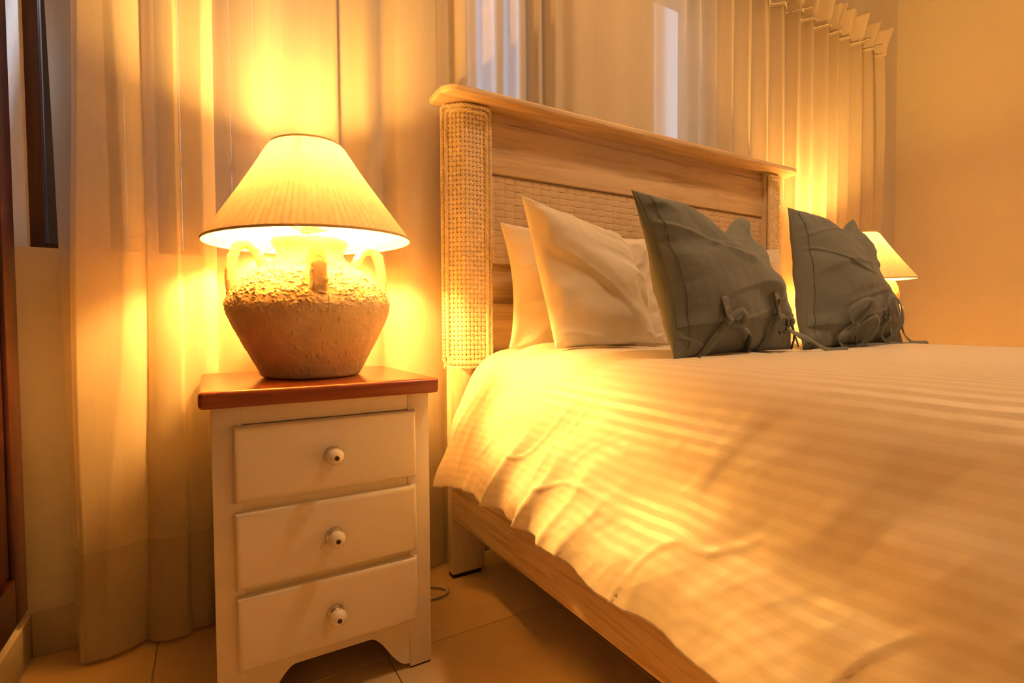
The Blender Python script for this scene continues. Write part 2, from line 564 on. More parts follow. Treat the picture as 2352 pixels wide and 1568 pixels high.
def baseboard(name, dims, label):
    bm = bmesh.new(); add_box(bm, *dims, bevel=0.003, seg=2); struct(name, bm, M['base'], label=label, smooth=40)
baseboard('baseboard_back', (XL + 0.012, XR - 0.012, YB - 0.012, YB, 0, 0.105), 'low tile baseboard along the back wall')
baseboard('baseboard_left', (XL, XL + 0.012, YF, YB, 0, 0.105), 'low tile baseboard along the left wall')
baseboard('baseboard_right', (XR - 0.012, XR, YF, YB, 0, 0.105), 'low tile baseboard along the right wall')

# dark wooden door on the left wall
bm = bmesh.new(); add_box(bm, XL, XL + 0.018, 0.55, 1.535, 0.165, 2.25, 0.003)
door = struct('door_1', bm, M['door'], label='dark reddish wooden door at the far left edge', smooth=40)
box_obj('stile', (XL + 0.018, XL + 0.034, 1.462, 1.540, 0.165, 2.25), M['door'], door, 0.004)
box_obj('stile', (XL + 0.018, XL + 0.034, 0.55, 0.67, 0.165, 2.25), M['door'], door, 0.004)
box_obj('door_rail', (XL + 0.018, XL + 0.034, 0.67, 1.462, 0.165, 0.27), M['door'], door, 0.004)
box_obj('door_rail', (XL + 0.018, XL + 0.034, 0.67, 1.462, 2.13, 2.25), M['door'], door, 0.004)
box_obj('door_panel', (XL + 0.018, XL + 0.026, 0.675, 1.458, 0.275, 2.11), M['door'], door, 0.004)

# windows
def window(name, W, y0, y1, mat, label, n=1, f=0.04):
    x0, x1, z0, z1 = W
    bm = bmesh.new()
    add_box(bm, x0, x0 + f, y0, y1, z0, z1); add_box(bm, x1 - f, x1, y0, y1, z0, z1)
    add_box(bm, x0 + f, x1 - f, y0, y1, z0, z0 + f); add_box(bm, x0 + f, x1 - f, y0, y1, z1 - f, z1)
    w = struct(name, bm, mat, label=label)
    ym = (y0 + y1) / 2
    for k in range(n):
        a = x0 + f + (x1 - x0 - 2 * f) * k / n + (0.015 if k else 0)
        b = x0 + f + (x1 - x0 - 2 * f) * (k + 1) / n - (0.015 if k < n - 1 else 0)
        if k: box_obj('mullion', (a - 0.03, a, y0 + 0.004, y1 - 0.004, z0 + f, z1 - f), mat, w, 0.002, 1)
        box_obj('pane', (a, b, ym - 0.003, ym + 0.003, z0 + f, z1 - f), M['glass'], w)
    return w
window('window_1', W1, YB + 0.150, YB + 0.185, M['shutter'], 'deep window with dark brown frame behind the left curtain edge', 2, 0.03)
window('window_2', W2, YB + 0.10, YB + 0.14, M['white_paint'], 'narrow window behind the sheer curtain over the near bedpost')
window('window_4', W4, YB + 0.10, YB + 0.14, M['white_paint'], 'narrow window behind the sheer curtain over the far half of the headboard')
window('fill_window_3', W3, YF - 0.11, YF - 0.06, M['white_paint'], 'unseen window added in the wall opposite the bed head for cool fill light', 2)
# outside: paved ground and a dark board screen seen through the left window
bm = bmesh.new(); add_box(bm, -3.0, 6.0, YB + T, 6.0, -0.10, -0.01)
struct('ground', bm, M['yard'], label='paved ground outside behind the windows')
fence = empty('board_fence', (-0.5, 4.0, -0.01), 'dark brown board fence outside, seen through the left window', 'fence')
for k in range(30):
    x = -2.60 + k * 0.145
    box_obj('fence_board', (x, x + 0.142, 4.0, 4.022, -0.01, 3.75), M['fence'], fence, 0.002, 1)
for z in (0.35, 1.85, 3.3):
    box_obj('fence_rail', (-2.60, 1.745, 4.022, 4.06, z, z + 0.09), M['fence'], fence, 0.002, 1)

# ceiling lamp (above the frame)
cl = empty('ceiling_lamp', (CEIL_LAMP[0], CEIL_LAMP[1], ZC), 'flat square ceiling lamp above the near side of the bed', 'ceiling lamp')
bm = bmesh.new()
for dims in ((-.16, .16, -.16, -.14), (-.16, .16, .14, .16), (-.16, -.14, -.14, .14), (.14, .16, -.14, .14)):
    add_box(bm, CEIL_LAMP[0] + dims[0], CEIL_LAMP[0] + dims[1], CEIL_LAMP[1] + dims[2], CEIL_LAMP[1] + dims[3], ZC - 0.09, ZC)
link('frame', bm_mesh(bm), M['white_paint'], cl)
box_obj('diffuser', (CEIL_LAMP[0] - .139, CEIL_LAMP[0] + .139, CEIL_LAMP[1] - .139, CEIL_LAMP[1] + .139, ZC - 0.085, ZC - 0.075), M['diffuser'], cl)

# ------------------------------------------------------------------ curtains
def curtain_grid(path_fn, n, zs, thick=None):
    P = np.zeros((len(zs), n, 3))
    for k, z in enumerate(zs):
        P[k, :, :2] = path_fn(z)
        P[k, :, 2] = z
    return P

ZTOP = 2.42
HEM = 0.27
left_ctrl = [(-.318, 1.632), (-.285, 1.626), (-.235, 1.628), (-.205, 1.612), (-.232, 1.592), (-.263, 1.570), (-.248, 1.542), (-.205, 1.533), (-.160, 1.545),
             (-.128, 1.575), (-.105, 1.612), (-.128, 1.622), (-.138, 1.600), (-.118, 1.560), (-.080, 1.545), (-.035, 1.552), (.004, 1.574), (.022, 1.598), (-.006, 1.618),
             (.022, 1.630), (.055, 1.610), (.090, 1.588), (.130, 1.578), (.165, 1.592), (.205, 1.606), (.245, 1.590), (.290, 1.576), (.330, 1.584), (.345, 1.604), (.322, 1.618),
             (.352, 1.628), (.385, 1.606), (.420, 1.585), (.455, 1.598), (.485, 1.618), (.515, 1.606), (.545, 1.584), (.590, 1.574), (.640, 1.578), (.664, 1.590), (.655, 1.606)]
LC = spline(left_ctrl, 420)
LS = np.linspace(0, 1, 420)
def left_path(z):
    p = LC.copy()
    h = (1.6 - z)
    lw = 1 - sstep(-0.25, 0.35, p[:, 0])
    ed = 1 - sstep(0.03, 0.12, LS)
    p[:, 0] += 0.030 * (h / 1.6) * ed
    p[:, 1] -= 0.035 * sstep(0.2, 1.6, h) * ed
    p[:, 0] += -0.013 * h * lw * (1 - ed) + 0.006 * noise(LS * 14, z * 1.3, seed=3)
    amp = 1.0 + 0.25 * noise(LS * 9, z * 0.9, seed=5)
    mid = 1.602
    p[:, 1] = np.clip(mid + (p[:, 1] - mid) * amp, 1.535, 1.643)
    w_ns = ((p[:, 0] > -0.06) & (p[:, 0] < 0.70))
    p[:, 1] = np.where(w_ns, np.maximum(p[:, 1], 1.566), p[:, 1])
    return p
zs = np.concatenate([np.linspace(0.012, HEM, 14), np.linspace(HEM + 0.03, ZTOP, 60)])
cl_root = empty('curtain', (0.17, 1.60, 0), 'floor-length sheer ivory curtain hanging behind the big lamp', 'curtain')
link('curtain_cloth', grid_mesh('curtain_cloth', curtain_grid(left_path, 420, zs)), M['sheer'], cl_root, smooth=True)
def left_path_hem(z):
    p = left_path(z)
    d = np.gradient(p, axis=0); nrm = np.stack([d[:, 1], -d[:, 0]], 1); nrm /= np.linalg.norm(nrm, axis=1)[:, None] + 1e-9
    return p + nrm * 0.0015
link('hem', grid_mesh('hem', curtain_grid(left_path_hem, 420, np.linspace(0.011, HEM, 14))), M['hem'], cl_root, smooth=True)

# right curtain: irregular folds, smoother in the middle, tight pleats at the far end
xr = [0.668]
yr = []
rng = np.random.RandomState(4)
def right_centres():
    pts = []
    x = 0.668
    k = 0
    while x < 3.56:
        if x < 1.2: st, a = 0.045, 0.026
        elif x < 1.74: st, a = 0.10, 0.009
        elif x < 2.05: st, a = 0.05, 0.024
        else: st, a = 0.062, 0.026
        st *= 0.85 + 0.3 * rng.rand()
        a *= 0.8 + 0.4 * rng.rand()
        pts.append((x + (0.010 if k % 2 else -0.010) * (a > 0.015), 1.603 + (a if k % 2 else -a)))
        x += st
        k += 1
    return pts
RCP = right_centres()
NR = 900
RC = spline(RCP, NR)
RS = np.linspace(0, 1, NR)
def right_path(z):
    p = RC.copy()
    amp = 1.0 + 0.25 * noise(RS * 25, z * 0.8, seed=15)
    far = sstep(2.9, 3.5, p[:, 0])
    p[:, 0] += 0.008 * noise(RS * 20, z * 1.1, seed=13) + far * (0.035 * np.sin((ZTOP - z) * 2.6) * np.exp(-(ZTOP - z) * 0.5))
    p[:, 1] = np.clip(1.603 + (p[:, 1] - 1.603) * amp, 1.566, 1.642)
    return p
cr_root = empty('curtain', (2.1, 1.60, 0), 'sheer ivory curtain behind the headboard with gathered heading at its far end', 'curtain')
zs_r = np.concatenate([np.linspace(0.012, HEM, 6), np.linspace(HEM + 0.05, ZTOP, 46)])
link('curtain_cloth', grid_mesh('curtain_cloth', curtain_grid(right_path, NR, zs_r)), M['sheer'], cr_root, smooth=True)

def heading(path_fn, root, n):
    """gathered heading: pinched band with an upright frill above it"""
    base = path_fn(ZTOP)
    zs_h = np.linspace(ZTOP - 0.035, ZTOP + 0.115, 16)
    P = np.zeros((len(zs_h), n, 3))
    for k, z in enumerate(zs_h):
        t = (z - zs_h[0]) / (zs_h[-1] - zs_h[0])
        q = base.copy()
        fl = 1.12 + 0.5 * max(0, t - 0.3)
        q[:, 1] = 1.603 + (q[:, 1] - 1.603) * fl - 0.008 - 0.030 * max(0, t - 0.25)
        q[:, 0] += 0.05 * max(0, t - 0.3) * np.sign(noise(np.linspace(0, 40, n), 0, seed=8))*0.3
        P[k, :, :2] = q
        P[k, :, 2] = z
    link('gathered_heading', grid_mesh('gathered_heading', P), M['header'], root, smooth=True)
    q = base.copy()
    tp = [np.concatenate([q[::6], np.full((len(q[::6]), 1), zz)], 1) for zz in (ZTOP - 0.02, ZTOP + 0.035)]
    for t_ in tp:
        t_[:, 1] = 1.603 + (t_[:, 1] - 1.603) * 1.14 - 0.010
        link('heading_cord', tube_mesh('heading_cord', t_, 0.0035, 5), M['cable'], root, smooth=True)
    xs_ = np.linspace(base[:, 0].min(), base[:, 0].max(), 8)
    rail = np.stack([xs_, np.full(8, 1.648), np.full(8, ZTOP + 0.03)], 1)
    link('curtain_rail', tube_mesh('curtain_rail', rail, 0.008, 8), M['white_paint'], root, smooth=True)
heading(right_path, cr_root, NR)
heading(left_path, cl_root, 420)

# ------------------------------------------------------------------ bed frame
SX = 3.027
bed = empty('bed_frame', (SX / 2, 1.50, 0), 'pale pine bed frame with woven rattan posts and headboard panel', 'bed')
hb = bed
CAPZ0, CAPZ1 = 1.497, 1.519
# cap board with rounded front corners
def rounded_rect(x0, x1, y0, y1, r, n=8):
    pts = []
    for cx, cy, a0 in ((x0 + r, y0 + r, 180), (x1 - r, y0 + r, 270), (x1 - 0.01, y1 - 0.01, 0), (x0 + 0.01, y1 - 0.01, 90)):
        rr = r if cy < (y0 + y1) / 2 else 0.01
        for k in range(n + 1):
            a = math.radians(a0 + 90 * k / n)
            pts.append((cx + rr * math.cos(a), cy + rr * math.sin(a)))
    return pts
bm = bmesh.new()
prism(bm, rounded_rect(0.612, SX - 0.612, 1.420, 1.556, 0.055), 'z', CAPZ0, CAPZ1)
bmesh.ops.recalc_face_normals(bm, faces=bm.faces[:])
es = [e for e in bm.edges if abs(e.verts[0].co.z - e.verts[1].co.z) < 1e-6]
bmesh.ops.bevel(bm, geom=es, offset=0.006, segments=3, profile=0.5, affect='EDGES')
link('cap_board', bm_mesh(bm), M['pine'], hb, smooth=40)
X0, X1 = 0.787, SX - 0.787
box_obj('top_rail', (X0, X1, 1.508, 1.535, 1.455, CAPZ0), M['pine'], hb, 0.001, 1)
box_obj('wide_board', (X0, X1, 1.500, 1.530, 1.297, 1.462), M['pine_streak'], hb, 0.004, 2)
box_obj('recessed_plank', (X0, X1, 1.522, 1.540, 0.862, 1.31), M['pine'], hb)
box_obj('lower_board', (X0, X1, 1.500, 1.530, 0.32, 0.870), M['pine'], hb, 0.003, 2)

# woven centre panel: wide flat strands, over and under
panel = box_obj('woven_panel', (X0, X1, 1.5165, 1.521, 1.000, 1.300), M['rattan_wide'], hb)
PX, PZ = 0.0362, 0.0222
ncol = int((X1 - X0) / PX)
nrow = int(0.297 / PZ)
yc = 1.511
A_ = 0.0026
for j in range(nrow):
    z = 1.003 + PZ * (j + 0.5)
    xs_ = np.linspace(X0, X1, ncol * 2 + 1)
    ph = (xs_ - X0) / PX * math.pi + j * math.pi
    w_ = np.sin(ph + 1e-6)
    w_ = np.sign(w_) * np.abs(w_) ** 0.6
    path = np.stack([xs_, yc - A_ * np.sin(ph), np.full_like(xs_, z)], 1)
    link('strand', ribbon_mesh('strand', path, PZ * 0.97, (0, -1, 0), 0.0009), M['rattan_wide'], panel, smooth=30)
for i in range(ncol):
    x = X0 + PX * (i + 0.5)
    zs_ = np.linspace(1.003, 1.003 + PZ * nrow, nrow * 2 + 1)
    ph = (zs_ - 1.003) / PZ * math.pi + i * math.pi
    path = np.stack([np.full_like(zs_, x), yc + A_ * np.sin(ph), zs_], 1)
    link('strand', ribbon_mesh('strand', path, PX * 0.94, (0, -1, 0), 0.0008), M['rattan_wide'], panel, smooth=30)

# posts with rattan sleeves
SEC = np.array([(0.641, 1.528), (0.660, 1.5095), (0.680, 1.490), (0.690, 1.481), (0.702, 1.4768), (0.72, 1.4755), (0.79, 1.475)])
ZS0, ZS1 = 0.662, 1.488
def post(mir):
    fx = (lambda x: SX - x) if mir else (lambda x: x)
    def mx(me):
        if mir:
            me.transform(Matrix.Translation((SX, 0, 0)) @ Matrix.Scale(-1, 4, (1, 0, 0)))
            me.flip_normals()
        return me
    bm = bmesh.new()
    prism(bm, [(x + 0.006 * (x < 0.7), y + 0.006) for x, y in SEC] + [(0.787, 1.54), (0.655, 1.54)], 'z', ZS0, CAPZ0)
    p = link('post', mx(bm_mesh(bm)), M['pine_z'], hb)
    bm = bmesh.new()
    add_box(bm, 0.645, 0.747, 1.478, 1.515, 0.012, ZS0 + 0.005, 0.003, 2)
    add_box(bm, 0.747, 0.765, 1.490, 1.515, 0.012, ZS0 + 0.005, 0.002, 1)
    lg = link('leg', mx(bm_mesh(bm)), M['pine_z'], hb, smooth=40)
    bm = bmesh.new(); add_box(bm, 0.647, 0.745, 1.480, 1.513, 0.0, 0.012)
    link('foot_pad', mx(bm_mesh(bm)), M['black'], lg)
    # arc-length coordinates round the sleeve
    sec = spline(SEC, 80)
    L = np.concatenate([[0], np.cumsum(np.linalg.norm(np.diff(sec, axis=0), axis=1))])
    Wd = L[-1]
    tg = np.gradient(sec, axis=0); tg /= np.linalg.norm(tg, axis=1)[:, None]
    nr = np.stack([tg[:, 1], -tg[:, 0]], 1)
    if nr[40][1] > 0: nr = -nr
    def at(s, off):
        return np.array([np.interp(s, L, sec[:, 0]) + off * np.interp(s, L, nr[:, 0]), np.interp(s, L, sec[:, 1]) + off * np.interp(s, L, nr[:, 1])])
    nv = 13
    pitch_x = Wd / nv
    pz = 0.0148
    nh = int((ZS1 - ZS0) / pz)
    for j in range(nh):
        z = ZS0 + pz * (j + 0.5)
        ss = np.linspace(0.001, Wd - 0.001, nv * 2 + 1)
        off = -0.0020 * np.sin(ss / pitch_x * math.pi + j * math.pi)
        q = np.array([at(s, o + 0.001) for s, o in zip(ss, off)])
        fc = np.array([np.append(np.array([np.interp(s, L, nr[:, 0]), np.interp(s, L, nr[:, 1])]), 0) for s in ss])
        path = np.concatenate([q, np.full((len(ss), 1), z)], 1)
        link('strand', mx(ribbon_mesh('strand', path, 0.0112, fc, 0.0006)), M['rattan'], p, smooth=30)
    for i in range(nv):
        s = pitch_x * (i + 0.5)
        zz = np.linspace(ZS0, ZS1, nh * 2 + 1)
        off = 0.0026 * np.sin((zz - ZS0) / pz * math.pi + i * math.pi)
        q = np.array([at(s, o + 0.001) for o in off])
        path = np.concatenate([q, zz[:, None]], 1)
        fc = np.append(np.array([np.interp(s, L, nr[:, 0]), np.interp(s, L, nr[:, 1])]), 0)
        link('strand', mx(ribbon_mesh('strand', path, 0.0098, fc, 0.0007)), M['rattan'], p, smooth=30)
    # braided edging round the sleeve: two ropes of opposite twist lying side by side
    def rope(inset, hand):
        lo, hi = ZS0 + inset, ZS1 - inset
        a, b = inset, Wd - inset
        loop = []
        for s in np.linspace(a + 0.01, b - 0.01, 26): loop.append((*at(s, 0.004), lo))
        for t in np.linspace(0, 1, 5): loop.append((*at(b - 0.01 + 0.01 * math.sin(t * math.pi / 2), 0.004), lo + 0.01 * (1 - math.cos(t * math.pi / 2))))
        for z in np.linspace(lo + 0.02, hi - 0.02, 90): loop.append((*at(b, 0.004), z))
        for t in np.linspace(0, 1, 5): loop.append((*at(b - 0.01 * (1 - math.cos(t * math.pi / 2)), 0.004), hi - 0.01 + 0.01 * math.sin(t * math.pi / 2)))
        for s in np.linspace(b - 0.015, a + 0.015, 26): loop.append((*at(s, 0.004), hi))
        for t in np.linspace(0, 1, 5): loop.append((*at(a + 0.01 - 0.01 * math.sin(t * math.pi / 2), 0.004), hi - 0.01 * (1 - math.cos(t * math.pi / 2))))
        for z in np.linspace(hi - 0.02, lo + 0.02, 90): loop.append((*at(a, 0.004), z))
        loop.append(loop[0])
        lp = np.array(loop)
        d = np.concatenate([[0], np.cumsum(np.linalg.norm(np.diff(lp, axis=0), axis=1))])
        n = int(d[-1] / 0.0045)
        s = np.linspace(0, d[-1], n)
        c = np.stack([np.interp(s, d, lp[:, k]) for k in range(3)], 1)
        Tt, Nn, Bb = frames(c)
        ms = []
        for k in range(3):
            a_ = hand * s / 0.034 * 2 * math.pi + k * 2 * math.pi / 3
            pth = c + 0.0037 * (np.cos(a_)[:, None] * Nn + np.sin(a_)[:, None] * Bb)
            ms.append(tube_mesh('braid', pth, 0.0031, 6, cap=False))
        return join_mesh('braid', ms)
    link('braided_edging', mx(rope(0.0050, 1)), M['rattan'], p, smooth=True)
    link('braided_edging', mx(rope(0.0175, -1)), M['rattan'], p, smooth=True)
post(False)
post(True)

# side rails, foot end, slats
FOOT_Y = -0.56
def side_rail(mir):
    x0, x1 = (0.646, 0.676) if not mir else (SX - 0.676, SX - 0.646)
    box_obj('side_rail', (x0, x1, FOOT_Y, 1.478, 0.192, 0.345), M['pine_y'], bed, 0.004, 2)
side_rail(False)
side_rail(True)
box_obj('foot_rail', (0.676, SX - 0.676, FOOT_Y, FOOT_Y + 0.03, 0.192, 0.345), M['pine'], bed, 0.004, 2)
for x in (0.646, SX - 0.726):
    lg = box_obj('leg', (x, x + 0.08, FOOT_Y + 0.03, FOOT_Y + 0.07, 0.0, 0.345), M['pine_z'], bed, 0.003, 2)
for k in range(9):
    y = FOOT_Y + 0.10 + k * 0.215
    box_obj('slat', (0.676, SX - 0.676, y, y + 0.09, 0.255, 0.275), M['pine'], bed, 0.002, 1)

# mattress
bm = bmesh.new()
add_box(bm, 0.70, SX - 0.70, -0.52, 1.462, 0.275, 0.655, 0.05, 4)
mt_o = link('mattress', bm_mesh(bm), M['cotton'], None, (SX / 2, 0.47, 0.275), smooth=True)
tag(mt_o, 'thick white mattress lying on the pine bed frame under the duvet', 'mattress')

# ------------------------------------------------------------------ duvet
half = [(0.584, 0.305), (0.590, 0.335), (0.604, 0.385), (0.622, 0.440), (0.650, 0.520), (0.682, 0.595), (0.722, 0.660), (0.775, 0.703), (0.850, 0.722), (1.0, 0.727), (1.25, 0.721), (SX / 2, 0.716)]
hp = spline(half, 300)
Lh = np.concatenate([[0], np.cumsum(np.linalg.norm(np.diff(hp, axis=0), axis=1))])
LT = Lh[-1]
s_left = np.linspace(0, LT, 210)
s_right = np.linspace(LT, 2 * LT, 70)[1:]
S = np.concatenate([s_left, s_right])
def prof(s):
    left = s <= LT
    ss = np.where(left, s, 2 * LT - s)
    x = np.interp(ss, Lh, hp[:, 0]); z = np.interp(ss, Lh, hp[:, 1])
    return np.where(left, x, SX - x), z
Yv = np.concatenate([np.linspace(1.462, 0.0, 250), np.linspace(0, -0.62, 50)[1:]])
SS, YY = np.meshgrid(S, Yv, indexing='ij')
sd = np.minimum(SS, 2 * LT - SS)          # distance from the hem along the cloth
# hem line waves and drops at the head corner
hemdrop = 0.010 * noise(YY * 5.0, 0, seed=21) + 0.008 * noise(YY * 14, 0, seed=22) - np.interp(YY, [0.3, 0.69, 0.88, 1.2, 1.33, 1.46], [0.022, 0.026, 0.055, 0.055, 0.030, 0.012])
wh = 1 - sstep(0.0, 0.35, sd)
SSm = SS + np.where(SS <= LT, -1, 1) * 0.0
Xo, Zo = prof(SSm)
Zo = Zo - hemdrop * wh
side = 1 - sstep(0.18, 0.52, sd)
e = 1e-3
xa, za = prof(SS - e); xb, zb = prof(SS + e)
tx, tz = xb - xa, zb - za
ln = np.sqrt(tx ** 2 + tz ** 2) + 1e-12
nx, nz = -tz / ln, tx / ln                 # outward normal
D = np.zeros_like(SS)
q = YY + 0.40 * sd
fold = noise(q * 12, sd * 2.2, seed=31)
headw = sstep(0.55, 0.95, YY)
nearhem = (1 - sstep(0.02, 0.30, sd))
D += headw * nearhem * (0.014 + 0.018 * sstep(0.75, 0.95, YY) * (1 - sstep(1.2, 1.35, YY))) * (0.6 - np.abs(fold) * 2)
D += side * 0.016 * noise(YY * 4.0 + sd * 2.5, sd * 5.5, seed=33)
D += (1 - headw) * side * 0.022 * noise(YY * 3.2 - sd * 1.5, sd * 9, seed=35)
D += (1 - headw) * side * 0.006 * noise(YY * 9 - sd * 4, sd * 16, seed=36)
D += (0.15 + 0.85 * side) * 0.0035 * noise(q * 15, sd * 10, seed=37)
cr = np.abs(noise((YY + 0.55 * sd) * 13, sd * 3.5, seed=41))
D += (0.10 + 0.9 * side) * 0.0035 * np.clip(1 - cr * 10, 0, 1)
cr2 = np.abs(noise((YY + 0.9 * sd) * 26, sd * 9, seed=43))
D += side * 0.0014 * np.clip(1 - cr2 * 7, 0, 1)
D += (1 - side) * 0.006 * fbm(YY * 2.5, SS * 2.5, seed=45)
D += 0.0004 * fbm(YY * 40, sd * 40, seed=47)
# gathered folds pulled round the head corner
for c0, a0, w0 in ((1.435, 0.014, 0.016), (1.385, 0.012, 0.014), (1.33, 0.008, 0.012)):
    line = c0 - 0.16 * sstep(0.05, 0.55, sd) * (0.4 + 0.6 * (c0 - 1.3) / 0.135)
    D += a0 * np.exp(-((YY - line) / w0) ** 2) * sstep(0.95, 0.45, sd)
outer = np.stack([Xo + nx * D, YY, Zo + nz * D], -1)
edge = np.minimum(np.minimum(sd, (1.462 - YY) + 0.0), YY + 0.62)
TH = 0.030
th = TH * np.sqrt(np.clip(1 - (1 - np.clip(edge / 0.022, 0, 1)) ** 2, 0, 1))
inner = outer - np.stack([nx, np.zeros_like(nx), nz], -1) * th[..., None]
# keep the inner sheet clear of the mattress only where it matters (render never sees it)
uvg = np.stack([SS, YY], -1)
n1, n2 = SS.shape
me1 = grid_mesh('duvet', outer, uv=uvg)
me2 = grid_mesh('duvet_in', inner[::-1], uv=uvg[::-1])
bm = bmesh.new()
bm.from_mesh(me1); bm.from_mesh(me2)
bmesh.ops.remove_doubles(bm, verts=bm.verts[:], dist=1e-5)
me = bpy.data.meshes.new('duvet'); bm.to_mesh(me); bm.free()
bpy.data.meshes.remove(me1); bpy.data.meshes.remove(me2)
dv = link('duvet', me, M['duvet'], None, (SX / 2, 0.45, 0.5), smooth=True)
tag(dv, 'white satin-striped duvet spread over the bed and hanging down its side', 'duvet')

# ------------------------------------------------------------------ pillows
class Pillow:
    def __init__(s, BL, BR, TL, TR, thick, chop=0.0, seed=0, pull=0.05, wr=0.006, ang=0.5, power=0.5, flap=None, sag=0.0):
        s.c = [np.array(v, float) for v in (BL, BR, TL, TR)]
        s.T, s.chop, s.seed, s.pull, s.wr, s.ang, s.pw, s.flap, s.sag = thick, chop, seed, pull, wr, ang, power, flap, sag
        ex = (s.c[1] - s.c[0]) + (s.c[3] - s.c[2]); ey = (s.c[2] - s.c[0]) + (s.c[3] - s.c[1])
        s.ex, s.ey = ex / np.linalg.norm(ex), ey / np.linalg.norm(ey)
        n = np.cross(s.ex, s.ey)
        s.n = n / np.linalg.norm(n)                     # towards the viewer side (-y)
        s.w = np.linalg.norm(ex) / 2; s.h = np.linalg.norm(ey) / 2
    def mid(s, u, v):
        u, v = np.asarray(u, float), np.asarray(v, float)
        BL, BR, TL, TR = s.c
        p = ((1 - u) * (1 - v))[..., None] * BL + (u * (1 - v))[..., None] * BR + ((1 - u) * v)[..., None] * TL + (u * v)[..., None] * TR
        bu = 4 * u * (1 - u); bv = 4 * v * (1 - v)
        p = p + (s.pull * s.w * np.clip(bv, 0, 1) * (1 - 2 * u))[..., None] * s.ex
        p = p + (s.pull * s.h * np.clip(bu, 0, 1) * (1 - 2 * v) * np.where(v < 0.5, 0.35, 1.0))[..., None] * s.ey
        dip = np.exp(-((u - 0.62) / 0.2) ** 2) * sstep(0.35, 1.0, v)
        p = p - (s.chop * dip)[..., None] * s.ey
        return p
    def hgt(s, u, v):
        bu = np.clip(4 * u * (1 - u), 0, 1); bv = np.clip(4 * v * (1 - v), 0, 1)
        h = s.T * bu ** s.pw * bv ** s.pw
        if s.sag: h = h * (1 + s.sag * (0.5 - v))
        return h
    def wrinkle(s, u, v, side):
        x, y = u * s.w, v * s.h
        ca, sa = math.cos(s.ang), math.sin(s.ang)
        a, b = x * ca + y * sa, -x * sa + y * ca
        a2, b2 = x * math.cos(s.ang + 0.5) + y * math.sin(s.ang + 0.5), -x * math.sin(s.ang + 0.5) + y * math.cos(s.ang + 0.5)
        k = s.seed + side * 50
        w = s.wr * 1.3 * noise(a * 2.6, b * 10, seed=k) + s.wr * 0.5 * noise(a2 * 3.5, b2 * 20, seed=k + 1) + s.wr * 0.30 * np.clip(1 - np.abs(noise(a2 * 3.5, b2 * 15, seed=k + 6)) * 3.0, 0, 1)
        w = w + s.wr * 0.55 * np.clip(1 - np.abs(noise(a * 2.2, b * 11, seed=k + 2)) * 5, 0, 1)
        w = w + s.wr * 0.06 * fbm(x * 40, y * 40, seed=k + 3)
        ed = np.minimum(np.minimum(u, 1 - u), np.minimum(v, 1 - v))
        # puckers along the seams
        per = np.where(np.minimum(u, 1 - u) < np.minimum(v, 1 - v), y, x)
        w = w + s.wr * 0.9 * noise(per * 34, 0.5, seed=k + 4) * np.exp(-ed * 14)
        return w * sstep(0.0, 0.06, ed)
    def front(s, u, v, off=0.0):
        u, v = np.asarray(u, float), np.asarray(v, float)
        return s.mid(u, v) + (s.hgt(u, v) + s.wrinkle(u, v, 0) + off)[..., None] * s.n
    def back(s, u, v):
        return s.mid(u, v) - (s.hgt(u, v) * 0.9 + s.wrinkle(u, v, 1) * 0.5)[..., None] * s.n
    def mesh(s, name, n=90):
        t = 0.5 - 0.5 * np.cos(np.linspace(0, math.pi, n))
        t = 0.6 * t + 0.4 * np.linspace(0, 1, n)
        U, V = np.meshgrid(t, t, indexing='ij')
        a = grid_mesh('a', s.front(U, V)); b = grid_mesh('b', s.back(U, V)[::-1])
        bm = bmesh.new(); bm.from_mesh(a); bm.from_mesh(b)
        bmesh.ops.remove_doubles(bm, verts=bm.verts[:], dist=2e-5)
        bmesh.ops.recalc_face_normals(bm, faces=bm.faces[:])
        me = bpy.data.meshes.new(name); bm.to_mesh(me); bm.free()
        bpy.data.meshes.remove(a); bpy.data.meshes.remove(b)
        return me

PILLOWS = {}
def white_pillow(key, label, **kw):
    p = Pillow(**kw)
    base = (p.c[0] + p.c[1]) / 2
    o = link('pillow', p.mesh('pillow'), M['cotton'], None, base, smooth=True)
    tag(o, label, 'pillow', 'white pillows against the headboard')
    return p
white_pillow('back', 'white pillow upright against the woven panel, half hidden by another white pillow',
             BL=(0.800, 1.385, 0.725), BR=(1.50, 1.385, 0.725), TL=(0.795, 1.432, 1.125), TR=(1.46, 1.437, 1.125), thick=0.066, seed=101, pull=0.05, wr=0.009, ang=0.25)
white_pillow('front', 'large crumpled white pillow with a tall pointed corner, nearest the lamp',
             BL=(0.825, 1.17, 0.732), BR=(1.27, 1.225, 0.735), TL=(0.775, 1.265, 1.170), TR=(1.215, 1.315, 1.085), thick=0.078, seed=111, pull=0.03, wr=0.013, ang=-0.55)
white_pillow('far', 'white pillow upright at the far post, mostly hidden behind the grey cushions',
             BL=(1.62, 1.39, 0.725), BR=(2.28, 1.39, 0.725), TL=(1.62, 1.43, 1.125), TR=(2.26, 1.43, 1.14), thick=0.07, seed=121, pull=0.05, wr=0.006, ang=0.2)

